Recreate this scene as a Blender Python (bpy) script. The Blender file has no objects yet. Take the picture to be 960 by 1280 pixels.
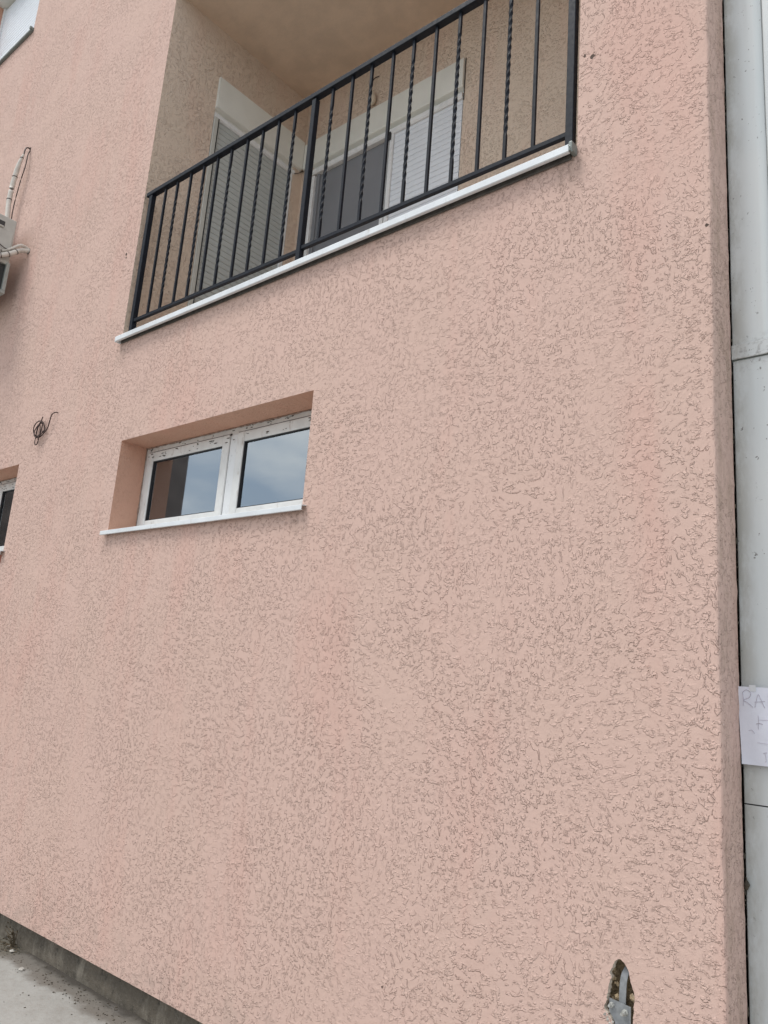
import bpy, bmesh, math, random
from mathutils import Vector, Matrix, noise
random.seed(7)
S = bpy.context.scene
C = S.collection
R = math.radians

# ------------------------------------------------------------------ camera
cd = bpy.data.cameras.new('camera'); cam = bpy.data.objects.new('camera', cd); C.objects.link(cam)
S.camera = cam
cd.sensor_fit = 'HORIZONTAL'; cd.sensor_width = 36.0; cd.lens = 973.4/960*36
cd.clip_start = 0.05; cd.clip_end = 2000
ax = Vector((0.7631988, 0.6418876, 0.0742157))
up = -Vector((-0.0856912, 0.2143835, -0.9729834))
fw = Vector((-0.6404566, 0.7362201, 0.2186213))
m = Matrix((ax, up, -fw)).transposed().to_4x4()
m.translation = Vector((0, -2.4923, 1.5))
cam.matrix_world = m
S.render.resolution_x = 768; S.render.resolution_y = 1024

# ------------------------------------------------------------------ sky and sun
SUN_EL, SUN_AZ = R(63), R(214)      # azimuth measured clockwise from +Y
w = bpy.data.worlds.new('World'); S.world = w; w.use_nodes = True
nt = w.node_tree; nt.nodes.clear()
def N(nt, t, **k):
    n = nt.nodes.new(t)
    for a, b in k.items(): setattr(n, a, b)
    return n
L = lambda nt, a, b: nt.links.new(a, b)
out = N(nt, 'ShaderNodeOutputWorld'); bg = N(nt, 'ShaderNodeBackground')
sky = N(nt, 'ShaderNodeTexSky', sky_type='NISHITA'); sky.sun_disc = False
sky.sun_elevation = SUN_EL; sky.sun_rotation = SUN_AZ; sky.air_density = 1.2; sky.dust_density = 2.0
tc = N(nt, 'ShaderNodeTexCoord'); mp = N(nt, 'ShaderNodeMapping'); mp.inputs['Scale'].default_value = (1.0, 1.0, 2.2)
nz = N(nt, 'ShaderNodeTexNoise'); nz.inputs['Scale'].default_value = 2.3; nz.inputs['Detail'].default_value = 7; nz.inputs['Roughness'].default_value = .55
cr = N(nt, 'ShaderNodeValToRGB'); cr.color_ramp.elements[0].position = .30; cr.color_ramp.elements[1].position = .62
cr.color_ramp.elements[0].color = (.45, .45, .45, 1); cr.color_ramp.elements[1].color = (1, 1, 1, 1)
mx = N(nt, 'ShaderNodeMix', data_type='RGBA')
nz2 = N(nt, 'ShaderNodeTexNoise'); nz2.inputs['Scale'].default_value = 5; nz2.inputs['Detail'].default_value = 5
cc = N(nt, 'ShaderNodeValToRGB'); cc.color_ramp.elements[0].color = (5.1, 6.0, 7.1, 1); cc.color_ramp.elements[1].color = (10.4, 10.3, 10.1, 1); cc.color_ramp.elements[0].position = .34; cc.color_ramp.elements[1].position = .66
L(nt, tc.outputs['Generated'], mp.inputs['Vector']); L(nt, mp.outputs[0], nz.inputs['Vector']); L(nt, mp.outputs[0], nz2.inputs['Vector'])
L(nt, nz.outputs['Fac'], cr.inputs[0]); L(nt, nz2.outputs['Fac'], cc.inputs[0])
L(nt, cr.outputs[0], mx.inputs[0]); L(nt, sky.outputs[0], mx.inputs[6]); L(nt, cc.outputs[0], mx.inputs[7])
L(nt, mx.outputs[2], bg.inputs['Color']); bg.inputs['Strength'].default_value = .12
L(nt, bg.outputs[0], out.inputs['Surface'])
sl = bpy.data.lights.new('sun', 'SUN'); sun = bpy.data.objects.new('sun', sl); C.objects.link(sun)
sl.energy = 1.7; sl.angle = R(20); sl.color = (1, .965, .92)
sd = Vector((math.sin(SUN_AZ)*math.cos(SUN_EL), math.cos(SUN_AZ)*math.cos(SUN_EL), math.sin(SUN_EL)))
sun.rotation_euler = sd.to_track_quat('Z', 'Y').to_euler()
S.view_settings.view_transform = 'Standard'; S.view_settings.look = 'None'
S.view_settings.exposure = 0.32; S.view_settings.gamma = 1

# ------------------------------------------------------------------ node helper
class G:
    def __init__(s, name):
        s.m = bpy.data.materials.new(name); s.m.use_nodes = True
        s.t = s.m.node_tree; s.b = s.t.nodes['Principled BSDF']
        s.pos = N(s.t, 'ShaderNodeNewGeometry').outputs['Position']
    def put(s, sock, v):
        if hasattr(v, 'links') or isinstance(v, bpy.types.NodeSocket): s.t.links.new(v, sock)
        else: sock.default_value = v
    def math(s, op, a, b=0.0, c=None, clamp=False):
        n = N(s.t, 'ShaderNodeMath', operation=op, use_clamp=clamp)
        s.put(n.inputs[0], a); s.put(n.inputs[1], b)
        if c is not None: s.put(n.inputs[2], c)
        return n.outputs[0]
    def vmath(s, op, a, b):
        n = N(s.t, 'ShaderNodeVectorMath', operation=op); s.put(n.inputs[0], a)
        if op == 'SCALE': s.put(n.inputs['Scale'], b)
        else: s.put(n.inputs[1], b)
        return n.outputs[0]
    def map(s, v, scale=(1,1,1), rot=(0,0,0), loc=(0,0,0)):
        n = N(s.t, 'ShaderNodeMapping'); s.put(n.inputs['Vector'], v)
        n.inputs['Scale'].default_value = scale; n.inputs['Rotation'].default_value = rot; n.inputs['Location'].default_value = loc
        return n.outputs[0]
    def noise(s, v, scale, detail=2, rough=.5, col=False):
        n = N(s.t, 'ShaderNodeTexNoise'); s.put(n.inputs['Vector'], v)
        n.inputs['Scale'].default_value = scale; n.inputs['Detail'].default_value = detail; n.inputs['Roughness'].default_value = rough
        return n.outputs['Color' if col else 'Fac']
    def step(s, v, a, b, lo=0., hi=1.):
        n = N(s.t, 'ShaderNodeMapRange', interpolation_type='SMOOTHSTEP'); s.put(n.inputs[0], v)
        n.inputs[1].default_value = a; n.inputs[2].default_value = b; n.inputs[3].default_value = lo; n.inputs[4].default_value = hi
        return n.outputs[0]
    def mix(s, f, a, b, mode='MIX'):
        n = N(s.t, 'ShaderNodeMix', data_type='RGBA', blend_type=mode); s.put(n.inputs[0], f)
        for k, v in ((6, a), (7, b)):
            if isinstance(v, tuple) and len(v) == 3: v = (*v, 1)
            s.put(n.inputs[k], v)
        return n.outputs[2]
    def bump(s, h, dist, strength=1., normal=None):
        n = N(s.t, 'ShaderNodeBump'); s.put(n.inputs['Height'], h); n.inputs['Distance'].default_value = dist
        n.inputs['Strength'].default_value = strength
        if normal is not None: s.put(n.inputs['Normal'], normal)
        return n.outputs[0]
    def bevel(s, r, samples=4):
        n = N(s.t, 'ShaderNodeBevel', samples=samples); n.inputs['Radius'].default_value = r; return n.outputs[0]
    def sep(s, v):
        n = N(s.t, 'ShaderNodeSeparateXYZ'); s.put(n.inputs[0], v); return n.outputs

def plain(name, col, rough=.5, metal=0., var=.12, vs=14., bump=.0006, bs=90., dirt=None, bev=0.0):
    g = G(name)
    n1 = g.noise(g.pos, vs, 5, .6)
    c = g.mix(g.step(n1, .3, .7), tuple(x*(1-var) for x in col), tuple(min(1, x*(1+var*.6)) for x in col))
    if dirt:
        dn = g.noise(g.map(g.pos, (1, 1, .35)), 26, 6, .7)
        c = g.mix(g.step(dn, .56, .74, 0, .75), c, dirt)
    g.put(g.b.inputs['Base Color'], c)
    g.put(g.b.inputs['Roughness'], g.step(g.noise(g.pos, vs*2, 3), .3, .7, max(.05, rough-.08), min(1, rough+.08)))
    g.b.inputs['Metallic'].default_value = metal
    nr = g.bevel(bev) if bev else None
    g.put(g.b.inputs['Normal'], g.bump(g.noise(g.pos, bs, 3), bump, 1, nr))
    return g.m

# ------------------------------------------------------------------ materials
def make_plaster(name, fine=1.0, warm=(.650, .460, .392), rough_amt=1.0, line_amt=1.0):
    """worn scratched render: smooth raised islands with ragged step edges, grainy low patches, hand-wide swirls"""
    g = G(name)
    p = g.pos; s = fine
    low = g.vmath('SUBTRACT', g.noise(p, .9, 3, .5, col=True), (.5, .5, .5))
    mid = g.vmath('SUBTRACT', g.noise(p, 11, 2, .55, col=True), (.5, .5, .5))
    v = g.vmath('ADD', p, g.vmath('SCALE', low, .60))
    v = g.vmath('ADD', v, g.vmath('SCALE', mid, .045))
    def edges(vec, scale, rot, seed, levels, detail, w_step, w_line):
        e = .0010
        def f_at(off):
            q = g.vmath('ADD', vec, off) if off else vec
            return g.noise(g.map(q, scale, rot, (seed, seed*1.7, -seed)), 1.0, detail, .55)
        f = f_at(None); gx = g.math('SUBTRACT', f_at((e, 0, 0)), f); gz = g.math('SUBTRACT', f_at((0, 0, e)), f)
        gl = g.math('SQRT', g.math('ADD', g.math('ADD', g.math('MULTIPLY', gx, gx), g.math('MULTIPLY', gz, gz)), 2e-7))
        st = ln = None
        for lv, sgn in levels:
            sd = g.math('DIVIDE', g.math('MULTIPLY', g.math('SUBTRACT', f, lv), e), gl)
            a = g.math('MULTIPLY', g.step(sd, -w_step, w_step), sgn); b = g.step(g.math('ABSOLUTE', sd), w_line*.3, w_line, 1, 0)
            st = a if st is None else g.math('ADD', st, a); ln = b if ln is None else g.math('MAXIMUM', ln, b)
        return st, ln
    sa, la = edges(v, (40*s, 40*s, 17*s), (0, R(14), 0), 3.1, ((.43, 1.), (.56, -1.)), 2.5, .0013, .0012)
    sb, lb = edges(v, (15*s, 36*s, 38*s), (0, R(24), 0), 8.7, ((.46, 1.), (.58, -1.)), 2.5, .0013, .0012)
    sw = g.step(g.noise(p, 1.7, 2), .45, .55)
    def mixf(f, a, b):
        n = N(g.t, 'ShaderNodeMix', data_type='FLOAT'); g.put(n.inputs[0], f); g.put(n.inputs[2], a); g.put(n.inputs[3], b); return n.outputs[0]
    st = mixf(sw, sa, sb); ln = mixf(sw, la, lb)
    dens = g.step(g.noise(p, 2.2, 4, .65), .34, .58, .42, 1.0)
    mk = g.step(g.noise(g.vmath('ADD', p, (3, 0, 3)), 44*s, 2.5, .65), .46, .58)
    mk = g.math('MULTIPLY', mk, dens)
    ln = g.math('MULTIPLY', ln, mk)
    grain = g.noise(p, 330, 2, .6); sand = g.noise(v, 120*s, 2.5, .65); lump = g.noise(v, 30*s, 3, .55)
    pits = g.math('MULTIPLY', g.step(sand, .60, .70), g.step(g.noise(p, 7, 2), .40, .62, .15, 1.0))
    h = g.math('MULTIPLY', g.math('MULTIPLY', st, mk), .75*rough_amt)
    h = g.math('ADD', h, g.math('MULTIPLY', ln, -.55*rough_amt))
    h = g.math('ADD', h, g.math('MULTIPLY', pits, -.30*rough_amt))
    h = g.math('ADD', h, g.math('MULTIPLY', lump, .50))
    h = g.math('ADD', h, g.math('MULTIPLY', grain, .20))
    g.put(g.b.inputs['Normal'], g.bump(h, .0050, 1.0))
    pink = tuple(warm); beige = (warm[0]*.99, warm[1]*1.0, warm[2]*.99); rose = (warm[0]*1.0, warm[1]*.935, warm[2]*.925)
    c = g.mix(g.step(g.noise(p, 1.6, 4, .6), .35, .65), pink, beige)
    c = g.mix(g.step(g.noise(g.map(p, (1, 1, .22), (0, 0, 0), (5, 2, 1)), 3.4, 4, .6), .48, .72, 0, .85), c, rose)
    c = g.mix(g.step(g.noise(g.map(p, (1, 1, .5), (0, 0, 0), (2, 8, 1)), 7, 6, .7), .55, .8, 0, .16), c, (.47, .37, .30))
    c = g.mix(g.step(grain, .35, .68, 0, .22), c, (warm[0]*.70, warm[1]*.66, warm[2]*.64))
    c = g.mix(g.math('MULTIPLY', ln, g.step(g.noise(p, 3.1, 3), .35, .65, .24*line_amt, .48*line_amt)), c, (.33, .155, .115))
    c = g.mix(g.math('MULTIPLY', pits, .15*line_amt), c, (.36, .19, .145))
    x, y, z = g.sep(p)
    low_d = g.math('MULTIPLY', g.step(z, .0, .30, 1, 0), g.step(g.noise(p, 8, 5, .65), .42, .72, 0, .40))
    c = g.mix(low_d, c, (.33, .27, .225))
    # run-off marks below the ends of the two sills
    for x0_, z0_, ln_ in ((-1.32, 3.62, .34), (-2.70, 2.30, .30), (-4.42, 2.30, .26), (-4.60, 3.62, .25)):
        dx = g.math('ABSOLUTE', g.math('SUBTRACT', x, x0_)); under = g.math('MULTIPLY', g.step(z, z0_-ln_, z0_-.02, 0, 1), g.step(z, z0_, z0_+.004, 1, 0))
        stn = g.math('MULTIPLY', g.math('MULTIPLY', g.step(dx, .01, .11, 1, 0), under), g.step(g.noise(g.map(p, (1, 1, .12)), 34, 4, .7), .42, .66, .05, .40))
        c = g.mix(stn, c, (.28, .20, .155))
    ed = g.math('MULTIPLY', g.math('MULTIPLY', g.step(y, .006, .03, 0, 1), g.step(x, -.80, -.79, 0, 1)), g.step(g.noise(g.map(p, (1, 1, .4)), 16, 5, .7), .45, .72, .0, .42))
    c = g.mix(ed, c, (.30, .225, .16))
    g.put(g.b.inputs['Base Color'], c)
    g.b.inputs['Roughness'].default_value = .93
    g.b.inputs['Specular IOR Level'].default_value = .25
    return g.m
M = {}
M['plaster'] = make_plaster('salmon_scratched_plaster')
S.cycles.diffuse_bounces = 6; S.cycles.max_bounces = 12
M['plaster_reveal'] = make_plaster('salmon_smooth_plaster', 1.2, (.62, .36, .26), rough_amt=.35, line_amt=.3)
M['plaster_in'] = make_plaster('loggia_plaster', 1.0, (.66, .54, .44), rough_amt=1.0, line_amt=.6)
M['ceiling'] = plain('ceiling_paint', (.61, .475, .365), .9, 0, .10, 5, .0015, 40)
M['white'] = plain('white_upvc', (.72, .73, .73), .32, 0, .05, 9, .0002, 60)
M['white_dirty'] = plain('white_upvc_mortar_specks', (.70, .70, .68), .4, 0, .09, 9, .0006, 90, dirt=(.36, .29, .24))
M['sill'] = plain('white_sheet_sill', (.73, .76, .78), .4, 0, .08, 6, .0001, 8, dirt=(.48, .46, .43))
M['grey_cream'] = plain('cream_shutter_box', (.68, .68, .63), .45, 0, .05, 4, .0002, 40)
M['slat'] = plain('shutter_slat', (.45, .475, .46), .42, 0, .04, 5, .0002, 60)
M['slat_white'] = plain('white_shutter_slat', (.70, .73, .77), .42, 0, .04, 5, .0002, 60)
M['screen'] = plain('dark_insect_screen', (.20, .205, .22), .55, 0, .08, 3, .0003, 400)
M['iron'] = plain('dark_blue_black_painted_iron', (.009, .012, .019), .55, .0, .25, 30, .0002, 60)
M['iron'].node_tree.nodes['Principled BSDF'].inputs['Specular IOR Level'].default_value = .2
M['gasket'] = plain('black_gasket', (.02, .02, .022), .6)
M['dark'] = plain('dark_void', (.02, .017, .016), .95)
M['room'] = plain('dim_room_paint', (.16, .13, .11), .9)
M['clad'] = plain('white_sheet_cladding', (.60, .66, .68), .42, 0, .05, 1.3, .0008, 7, dirt=None)
M['ac'] = plain('grey_beige_casing', (.50, .50, .46), .5, 0, .08, 10, .0004, 60)
M['ac_dark'] = plain('dark_recess', (.05, .05, .05), .7)
M['ac_frame'] = plain('grey_green_steel', (.20, .225, .21), .5, .2, .1, 20)
M['pipe'] = plain('cream_pipe_wrap', (.62, .58, .52), .6, 0, .12, 30, .002, 60)
M['cable'] = plain('dark_brown_cable', (.06, .04, .035), .6)
M['rust'] = plain('rusty_wire', (.06, .035, .03), .8)
M['galv'] = plain('galvanised_steel', (.29, .30, .31), .5, .35, .18, 60, .0006, 200)
M['cavity'] = plain('broken_render_and_mortar', (.34, .255, .155), .95, 0, .55, 45, .008, 110, dirt=(.50, .46, .38))
M['wall_shade'] = plain('painted_wall_shade', (.36, .12, .08), .9)  # red-brown tone painted for the wall in shade below a sill
M['bolt'] = plain('zinc_bolt', (.50, .50, .47), .45, .4, .3, 120, .0008, 300)
M['ac_steel'] = plain('pale_grey_green_steel', (.34, .355, .33), .5, .1, .1, 20)
M['bulb'] = plain('cream_plastic', (.62, .55, .45), .4)
M['weed'] = plain('dry_weed_stem', (.10, .075, .045), .9)
M['pebble'] = plain('pebble', (.42, .40, .36), .9, 0, .3, 40)
M['dirtbit'] = plain('dark_soil_crumb', (.09, .075, .055), .95, 0, .4, 40)
M['chip'] = plain('chipped_plaster_hole', (.10, .07, .055), .95)

def glass(name, tint=(.86, .9, .92), ior=4.0):
    m_ = bpy.data.materials.new(name); m_.use_nodes = True; t = m_.node_tree; t.nodes.clear()
    o = N(t, 'ShaderNodeOutputMaterial'); mx_ = N(t, 'ShaderNodeMixShader'); fr = N(t, 'ShaderNodeFresnel'); fr.inputs[0].default_value = ior
    gl = N(t, 'ShaderNodeBsdfGlossy'); gl.inputs['Roughness'].default_value = .015; gl.inputs['Color'].default_value = (.86, .94, 1, 1)
    tr = N(t, 'ShaderNodeBsdfTransparent'); tr.inputs['Color'].default_value = (*tint, 1)
    n_ = N(t, 'ShaderNodeTexNoise'); n_.inputs['Scale'].default_value = 2.2; n_.inputs['Detail'].default_value = 1
    ge = N(t, 'ShaderNodeNewGeometry'); bp = N(t, 'ShaderNodeBump'); bp.inputs['Distance'].default_value = .0001
    L(t, ge.outputs['Position'], n_.inputs['Vector']); L(t, n_.outputs['Fac'], bp.inputs['Height']); L(t, bp.outputs[0], gl.inputs['Normal'])
    L(t, fr.outputs[0], mx_.inputs[0]); L(t, tr.outputs[0], mx_.inputs[1]); L(t, gl.outputs[0], mx_.inputs[2]); L(t, mx_.outputs[0], o.inputs[0])
    return m_
M['glass'] = glass('double_glazing')

def concrete(name, ground):
    g = G(name); p = g.pos
    base = (.335, .335, .315) if ground else (.15, .127, .097)
    alt = (.275, .27, .25) if ground else (.085, .073, .057)
    c = g.mix(g.step(g.noise(p, 3.2, 6, .62), .35, .68), base, alt)
    c = g.mix(g.step(g.noise(p, 45, 4, .6), .45, .75, 0, .35), c, (.22, .20, .17))
    if ground:
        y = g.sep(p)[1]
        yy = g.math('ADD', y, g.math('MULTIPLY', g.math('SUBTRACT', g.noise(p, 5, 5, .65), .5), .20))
        c = g.mix(g.step(yy, -.15, -.075, 0, .80), c, (.12, .102, .082))  # dark band along the plinth: dirt, with contact shadow painted in
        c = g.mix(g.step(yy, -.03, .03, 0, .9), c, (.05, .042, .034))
        x = g.sep(p)[0]
        c = g.mix(g.math('MULTIPLY', g.step(x, -4.75, -4.62, 1, 0), g.step(yy, -.24, -.12, 0, .85)), c, (.12, .11, .085))
        c = g.mix(g.step(g.noise(g.map(p, (.4, 1.6, 1), (0, 0, R(20))), 5, 5, .6), .58, .75, 0, .4), c, (.27, .25, .23))
    else:
        c = g.mix(g.step(g.noise(g.map(p, (1, 1, .3)), 12, 6, .7), .46, .72, 0, .75), c, (.29, .26, .21))
        c = g.mix(g.step(g.noise(p, 17, 5, .75), .54, .68, 0, .85), c, (.045, .04, .032))
    g.put(g.b.inputs['Base Color'], c); g.b.inputs['Roughness'].default_value = .9
    h = g.math('ADD', g.math('MULTIPLY', g.noise(p, 14, 5, .6), 1.0), g.math('MULTIPLY', g.noise(p, 140, 3, .6), .3))
    g.put(g.b.inputs['Normal'], g.bump(h, .006 if ground else .012))
    return g.m
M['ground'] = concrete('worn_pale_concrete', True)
M['plinth'] = concrete('damp_rough_concrete', False)

# cladding sheet with grime near its left edge and under the joints
def cladding_mat():
    g = G('pale_sheet_cladding_with_grime'); p = g.pos; x, y, z = g.sep(p)
    c = g.mix(g.step(g.noise(p, 1.5, 3), .3, .7), (.62, .655, .655), (.66, .68, .67))
    c = g.mix(g.math('MULTIPLY', g.step(x, -.768, -.70, .9, .0), g.step(g.noise(g.map(p, (1, 1, .4)), 12, 6, .75), .35, .62, .1, .9)), c, (.40, .40, .36))
    spots = g.step(g.noise(p, 62, 3, .6), .665, .72)
    c = g.mix(g.math('MULTIPLY', spots, g.step(g.noise(p, 5, 2), .4, .6, .15, .9)), c, (.16, .15, .14))
    jd = g.math('ABSOLUTE', g.math('SUBTRACT', z, 2.725))
    c = g.mix(g.math('MULTIPLY', g.step(jd, .0, .09, 1, 0), g.step(g.noise(p, 50, 5, .7), .48, .68, .05, .75)), c, (.30, .29, .28))
    g.put(g.b.inputs['Base Color'], c); g.b.inputs['Roughness'].default_value = .38
    g.put(g.b.inputs['Normal'], g.bump(g.noise(g.map(p, (1, 1, .15)), 14, 2), .004))
    return g.m
M['clad'] = cladding_mat()

# ------------------------------------------------------------------ object helpers
def thing(name, label, cat, loc, group=None):
    o = bpy.data.objects.new(name, None); C.objects.link(o); o.location = loc; o.empty_display_size = .1
    o['label'] = label; o['category'] = cat
    if group: o['group'] = group
    return o
def origin(o):
    v = Vector((0, 0, 0))
    while o is not None: v += o.location; o = o.parent
    return v
def obj(name, bm, mat, parent=None, loc=None, smooth=False):
    """links one mesh; the bmesh holds world coordinates"""
    base = origin(parent) if parent else Vector((0, 0, 0))
    l = Vector(loc) if loc is not None else base
    bmesh.ops.translate(bm, verts=bm.verts, vec=-l)
    bmesh.ops.recalc_face_normals(bm, faces=bm.faces)
    me = bpy.data.meshes.new(name); bm.to_mesh(me); bm.free()
    if smooth: me.polygons.foreach_set('use_smooth', [True]*len(me.polygons))
    me.materials.append(mat)
    o = bpy.data.objects.new(name, me); C.objects.link(o); o.location = l-base
    if parent: o.parent = parent
    return o
def B(): return bmesh.new()
def box(bm, x0, x1, y0, y1, z0, z1, bev=0.0, seg=1):
    r = bmesh.ops.create_cube(bm, size=1.0); vs = r['verts']
    for v in vs:
        v.co = Vector(((x0+x1)/2+v.co.x*(x1-x0), (y0+y1)/2+v.co.y*(y1-y0), (z0+z1)/2+v.co.z*(z1-z0)))
    if bev:
        es = list({e for v in vs for e in v.link_edges})
        bmesh.ops.bevel(bm, geom=es, offset=bev, segments=seg, affect='EDGES', profile=.6)
    return bm
def bx(*a, **k): return box(B(), *a, **k)
def tube(bm, pts, r, n=8, closed=False):
    pts = [Vector(p) for p in pts]; rings = []
    for i, p in enumerate(pts):
        if closed: d = pts[(i+1) % len(pts)]-pts[i-1]
        else: d = pts[min(i+1, len(pts)-1)]-pts[max(i-1, 0)]
        d.normalize()
        a = d.cross(Vector((0, 0, 1)));
        if a.length < .1: a = d.cross(Vector((1, 0, 0)))
        a.normalize(); b = d.cross(a)
        rr = r[i] if isinstance(r, (list, tuple)) else r
        rings.append([bm.verts.new(p+a*math.cos(t*2*math.pi/n)*rr+b*math.sin(t*2*math.pi/n)*rr) for t in range(n)])
    k = len(rings)
    for i in range(k if closed else k-1):
        A, Bq = rings[i], rings[(i+1) % k]
        for j in range(n): bm.faces.new((A[j], A[(j+1) % n], Bq[(j+1) % n], Bq[j]))
    if not closed: bm.faces.new(rings[0][::-1]); bm.faces.new(rings[-1])
    return bm
def smooth_path(pts, n=6):
    pts = [Vector(p) for p in pts]; P = [pts[0]]+pts+[pts[-1]]; o = []
    for i in range(1, len(P)-2):
        for k in range(n):
            t = k/n; a, b, c, d = P[i-1], P[i], P[i+1], P[i+2]
            o.append(.5*((2*b)+(c-a)*t+(2*a-5*b+4*c-d)*t*t+(3*b-a-3*c+d)*t**3))
    o.append(pts[-1]); return o
def struct(o, kind='structure', label=None):
    o['kind'] = kind
    if label: o['label'] = label
    return o
def quad(bm, a, b, c, d): return bm.faces.new([bm.verts.new(p) for p in (a, b, c, d)])

# ================================================================== SETTING
bm = B(); 
xs = [-150, -30, -8, -6, -5, -4.5, -4, -3.5, -3, -2, 0, 8, 150]; ys = [-150, -30, -6, -3, -1.5, -.8, -.4, -.2, .5, 12, 150]
gv = [[bm.verts.new((x, y, -.14 + (.0 if (abs(x) > 6 or y < -1.5 or y > .1) else .004*noise.noise((x*2, y*3, 0))))) for x in xs] for y in ys]
for j in range(len(ys)-1):
    for i in range(len(xs)-1): bm.faces.new((gv[j][i], gv[j][i+1], gv[j+1][i+1], gv[j+1][i]))
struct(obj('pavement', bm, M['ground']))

# ================================================================== THE BUILDING
bld = thing('apartment_building', 'salmon pink apartment building with scratched plaster, a loggia and a low wide window', 'building', (-4, 0, 0))
CORNER = -.775
OPEN = {'loggia': (-4.63, -1.288, 3.655, 6.50), 'low': (-4.43, -2.69, 2.315, 2.908),
        'left': (-7.35, -5.857, 2.27, 2.937), 'upper': (-8.80, -7.375, 7.745, 8.95)}
HB = (-1.20, -.98, .44, .80)       # cell that carries the broken-out hole
hole = [(-1.092, .749), (-1.101, .738), (-1.111, .728), (-1.103, .718), (-1.114, .712), (-1.120, .704), (-1.110, .697), (-1.107, .689), (-1.117, .683),
        (-1.121, .672), (-1.118, .649), (-1.129, .641), (-1.127, .634), (-1.120, .630), (-1.127, .617), (-1.137, .606), (-1.134, .594), (-1.118, .595), (-1.114, .580),
        (-1.103, .567), (-1.096, .55), (-1.099, .53), (-1.088, .51), (-1.074, .502), (-1.058, .508), (-1.047, .53), (-1.049, .56), (-1.042, .585), (-1.038, .618), (-1.040, .645),
        (-1.036, .662), (-1.043, .678), (-1.054, .694), (-1.052, .712), (-1.059, .729), (-1.071, .744), (-1.081, .751)]
bm = B()
def loop(pts):
    v = [bm.verts.new((x, 0, z)) for x, z in pts]
    return [bm.edges.new((v[k], v[(k+1) % len(v)])) for k in range(len(v))]
hc = Vector((-1.085, 0, .63))
hole = [((a[0]*2+b[0]+c_[0])/4, (a[1]*2+b[1]+c_[1])/4) for a, b, c_ in zip(hole, hole[1:]+hole[:1], hole[-1:]+hole[:-1])]
hole = [q for a, b in zip(hole, hole[1:]+hole[:1]) for q in (a, ((a[0]+b[0])/2+random.uniform(-.0022, .0022), (a[1]+b[1])/2+random.uniform(-.001, .001)))]
K = len(hole)
zz = [k*.045 for k in range(int(11/.045)+1)]+[11.0]
es = loop([(-16, 0)]+[(CORNER-.016, z) for z in zz]+[(-16, 11)])
for o_ in OPEN.values(): es += loop([(o_[0], o_[2]), (o_[1], o_[2]), (o_[1], o_[3]), (o_[0], o_[3])])
es += loop(hole)
bmesh.ops.triangle_fill(bm, edges=es, use_beauty=True, use_dissolve=False, normal=(0, -1, 0))
# rounded outer corner and its return, a little uneven by hand
prof = [(-.016, 0), (-.0085, .0004), (-.0035, .0022), (-.0008, .0065), (0, .014), (0, .07), (0, .135), (0, .185)]
rings = []
for z in zz:
    j1 = .004*noise.noise((0, 3.3, z*5))+.0032*noise.noise((4, 1, z*19)); j2 = .004*noise.noise((9, 1, z*14))
    rings.append([bm.verts.new((CORNER+px+(j1 if 0 < k < 7 else (j2 if k == 7 else 0)), py+(0 if k == 0 else j1*.3), z)) for k, (px, py) in enumerate(prof)])
for a, b in zip(rings, rings[1:]):
    for k in range(len(prof)-1): bm.faces.new((a[k], a[k+1], b[k+1], b[k]))
# underside of the render layer above the plinth and back of the return
quad(bm, (-16, 0, 0), (CORNER-.016, 0, 0), (CORNER-.016, .09, 0), (-16, .09, 0))
quad(bm, (CORNER-.016, .0, 0), (CORNER, .03, 0), (CORNER, .185, 0), (CORNER-.016, .185, 0))
quad(bm, (CORNER, .185, 0), (CORNER-.3, .185, 0), (CORNER-.3, .185, 11), (CORNER, .185, 11))
bmesh.ops.remove_doubles(bm, verts=bm.verts, dist=1e-5)
wall = obj('wall', bm, M['plaster'], bld)
bm = B()       # body of the house behind the facade: side wall, back, roof slab
quad(bm, (-16, 0, -.5), (-16, 9, -.5), (-16, 9, 11), (-16, 0, 11)); quad(bm, (-16, 9, -.5), (-1.07, 9, -.5), (-1.07, 9, 11), (-16, 9, 11))
quad(bm, (-1.07, .185, -.5), (-1.07, 9, -.5), (-1.07, 9, 11), (-1.07, .185, 11))
obj('rear_wall', bm, M['plaster_in'], bld)
obj('roof', bx(-16.2, -.7, -.25, 9.2, 11.002, 11.25), M['ceiling'], bld)
# broken edge of the hole
bm = B()
d0 = [bm.verts.new((x, .0, z)) for x, z in hole]
d1 = [bm.verts.new((x+(hc.x-x)*.07+.003*noise.noise((x*90, 1, z*90)), .014+.006*noise.noise((x*60, 5, z*60)), z+(hc.z-z)*.02)) for x, z in hole]
d2 = [bm.verts.new((x+(hc.x-x)*-.04+.006*noise.noise((x*70, 2, z*70)), .034, z)) for x, z in hole]
d3 = [bm.verts.new((x+(hc.x-x)*.25, .052+.008*noise.noise((x*50, 7, z*50)), z+(hc.z-z)*.08)) for x, z in hole]
for a, b in ((d1, d2), (d2, d3)):
    for k in range(K): bm.faces.new((a[k], a[(k+1) % K], b[(k+1) % K], b[k]))
rimA = [v_.co.copy() for v_ in d0]; rimB = [v_.co.copy() for v_ in d1]
bmesh.ops.delete(bm, geom=d0, context='VERTS')
cv = bm.verts.new((hc.x, .058, hc.z))
for k in range(K): bm.faces.new((d3[k], d3[(k+1) % K], cv))
o = obj('hole_lining', bm, M['cavity'], bld, smooth=False); o['label'] = 'broken brown edge of the hole low in the wall'
bm = B()
e0 = [bm.verts.new(v_) for v_ in rimA]; e1 = [bm.verts.new(v_) for v_ in rimB]
for k in range(K): bm.faces.new((e0[k], e0[(k+1) % K], e1[(k+1) % K], e1[k]))
o = obj('broken_rim', bm, plain('pale_broken_render', (.62, .54, .45), .95, 0, .35, 90, .004, 160), bld)
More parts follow.
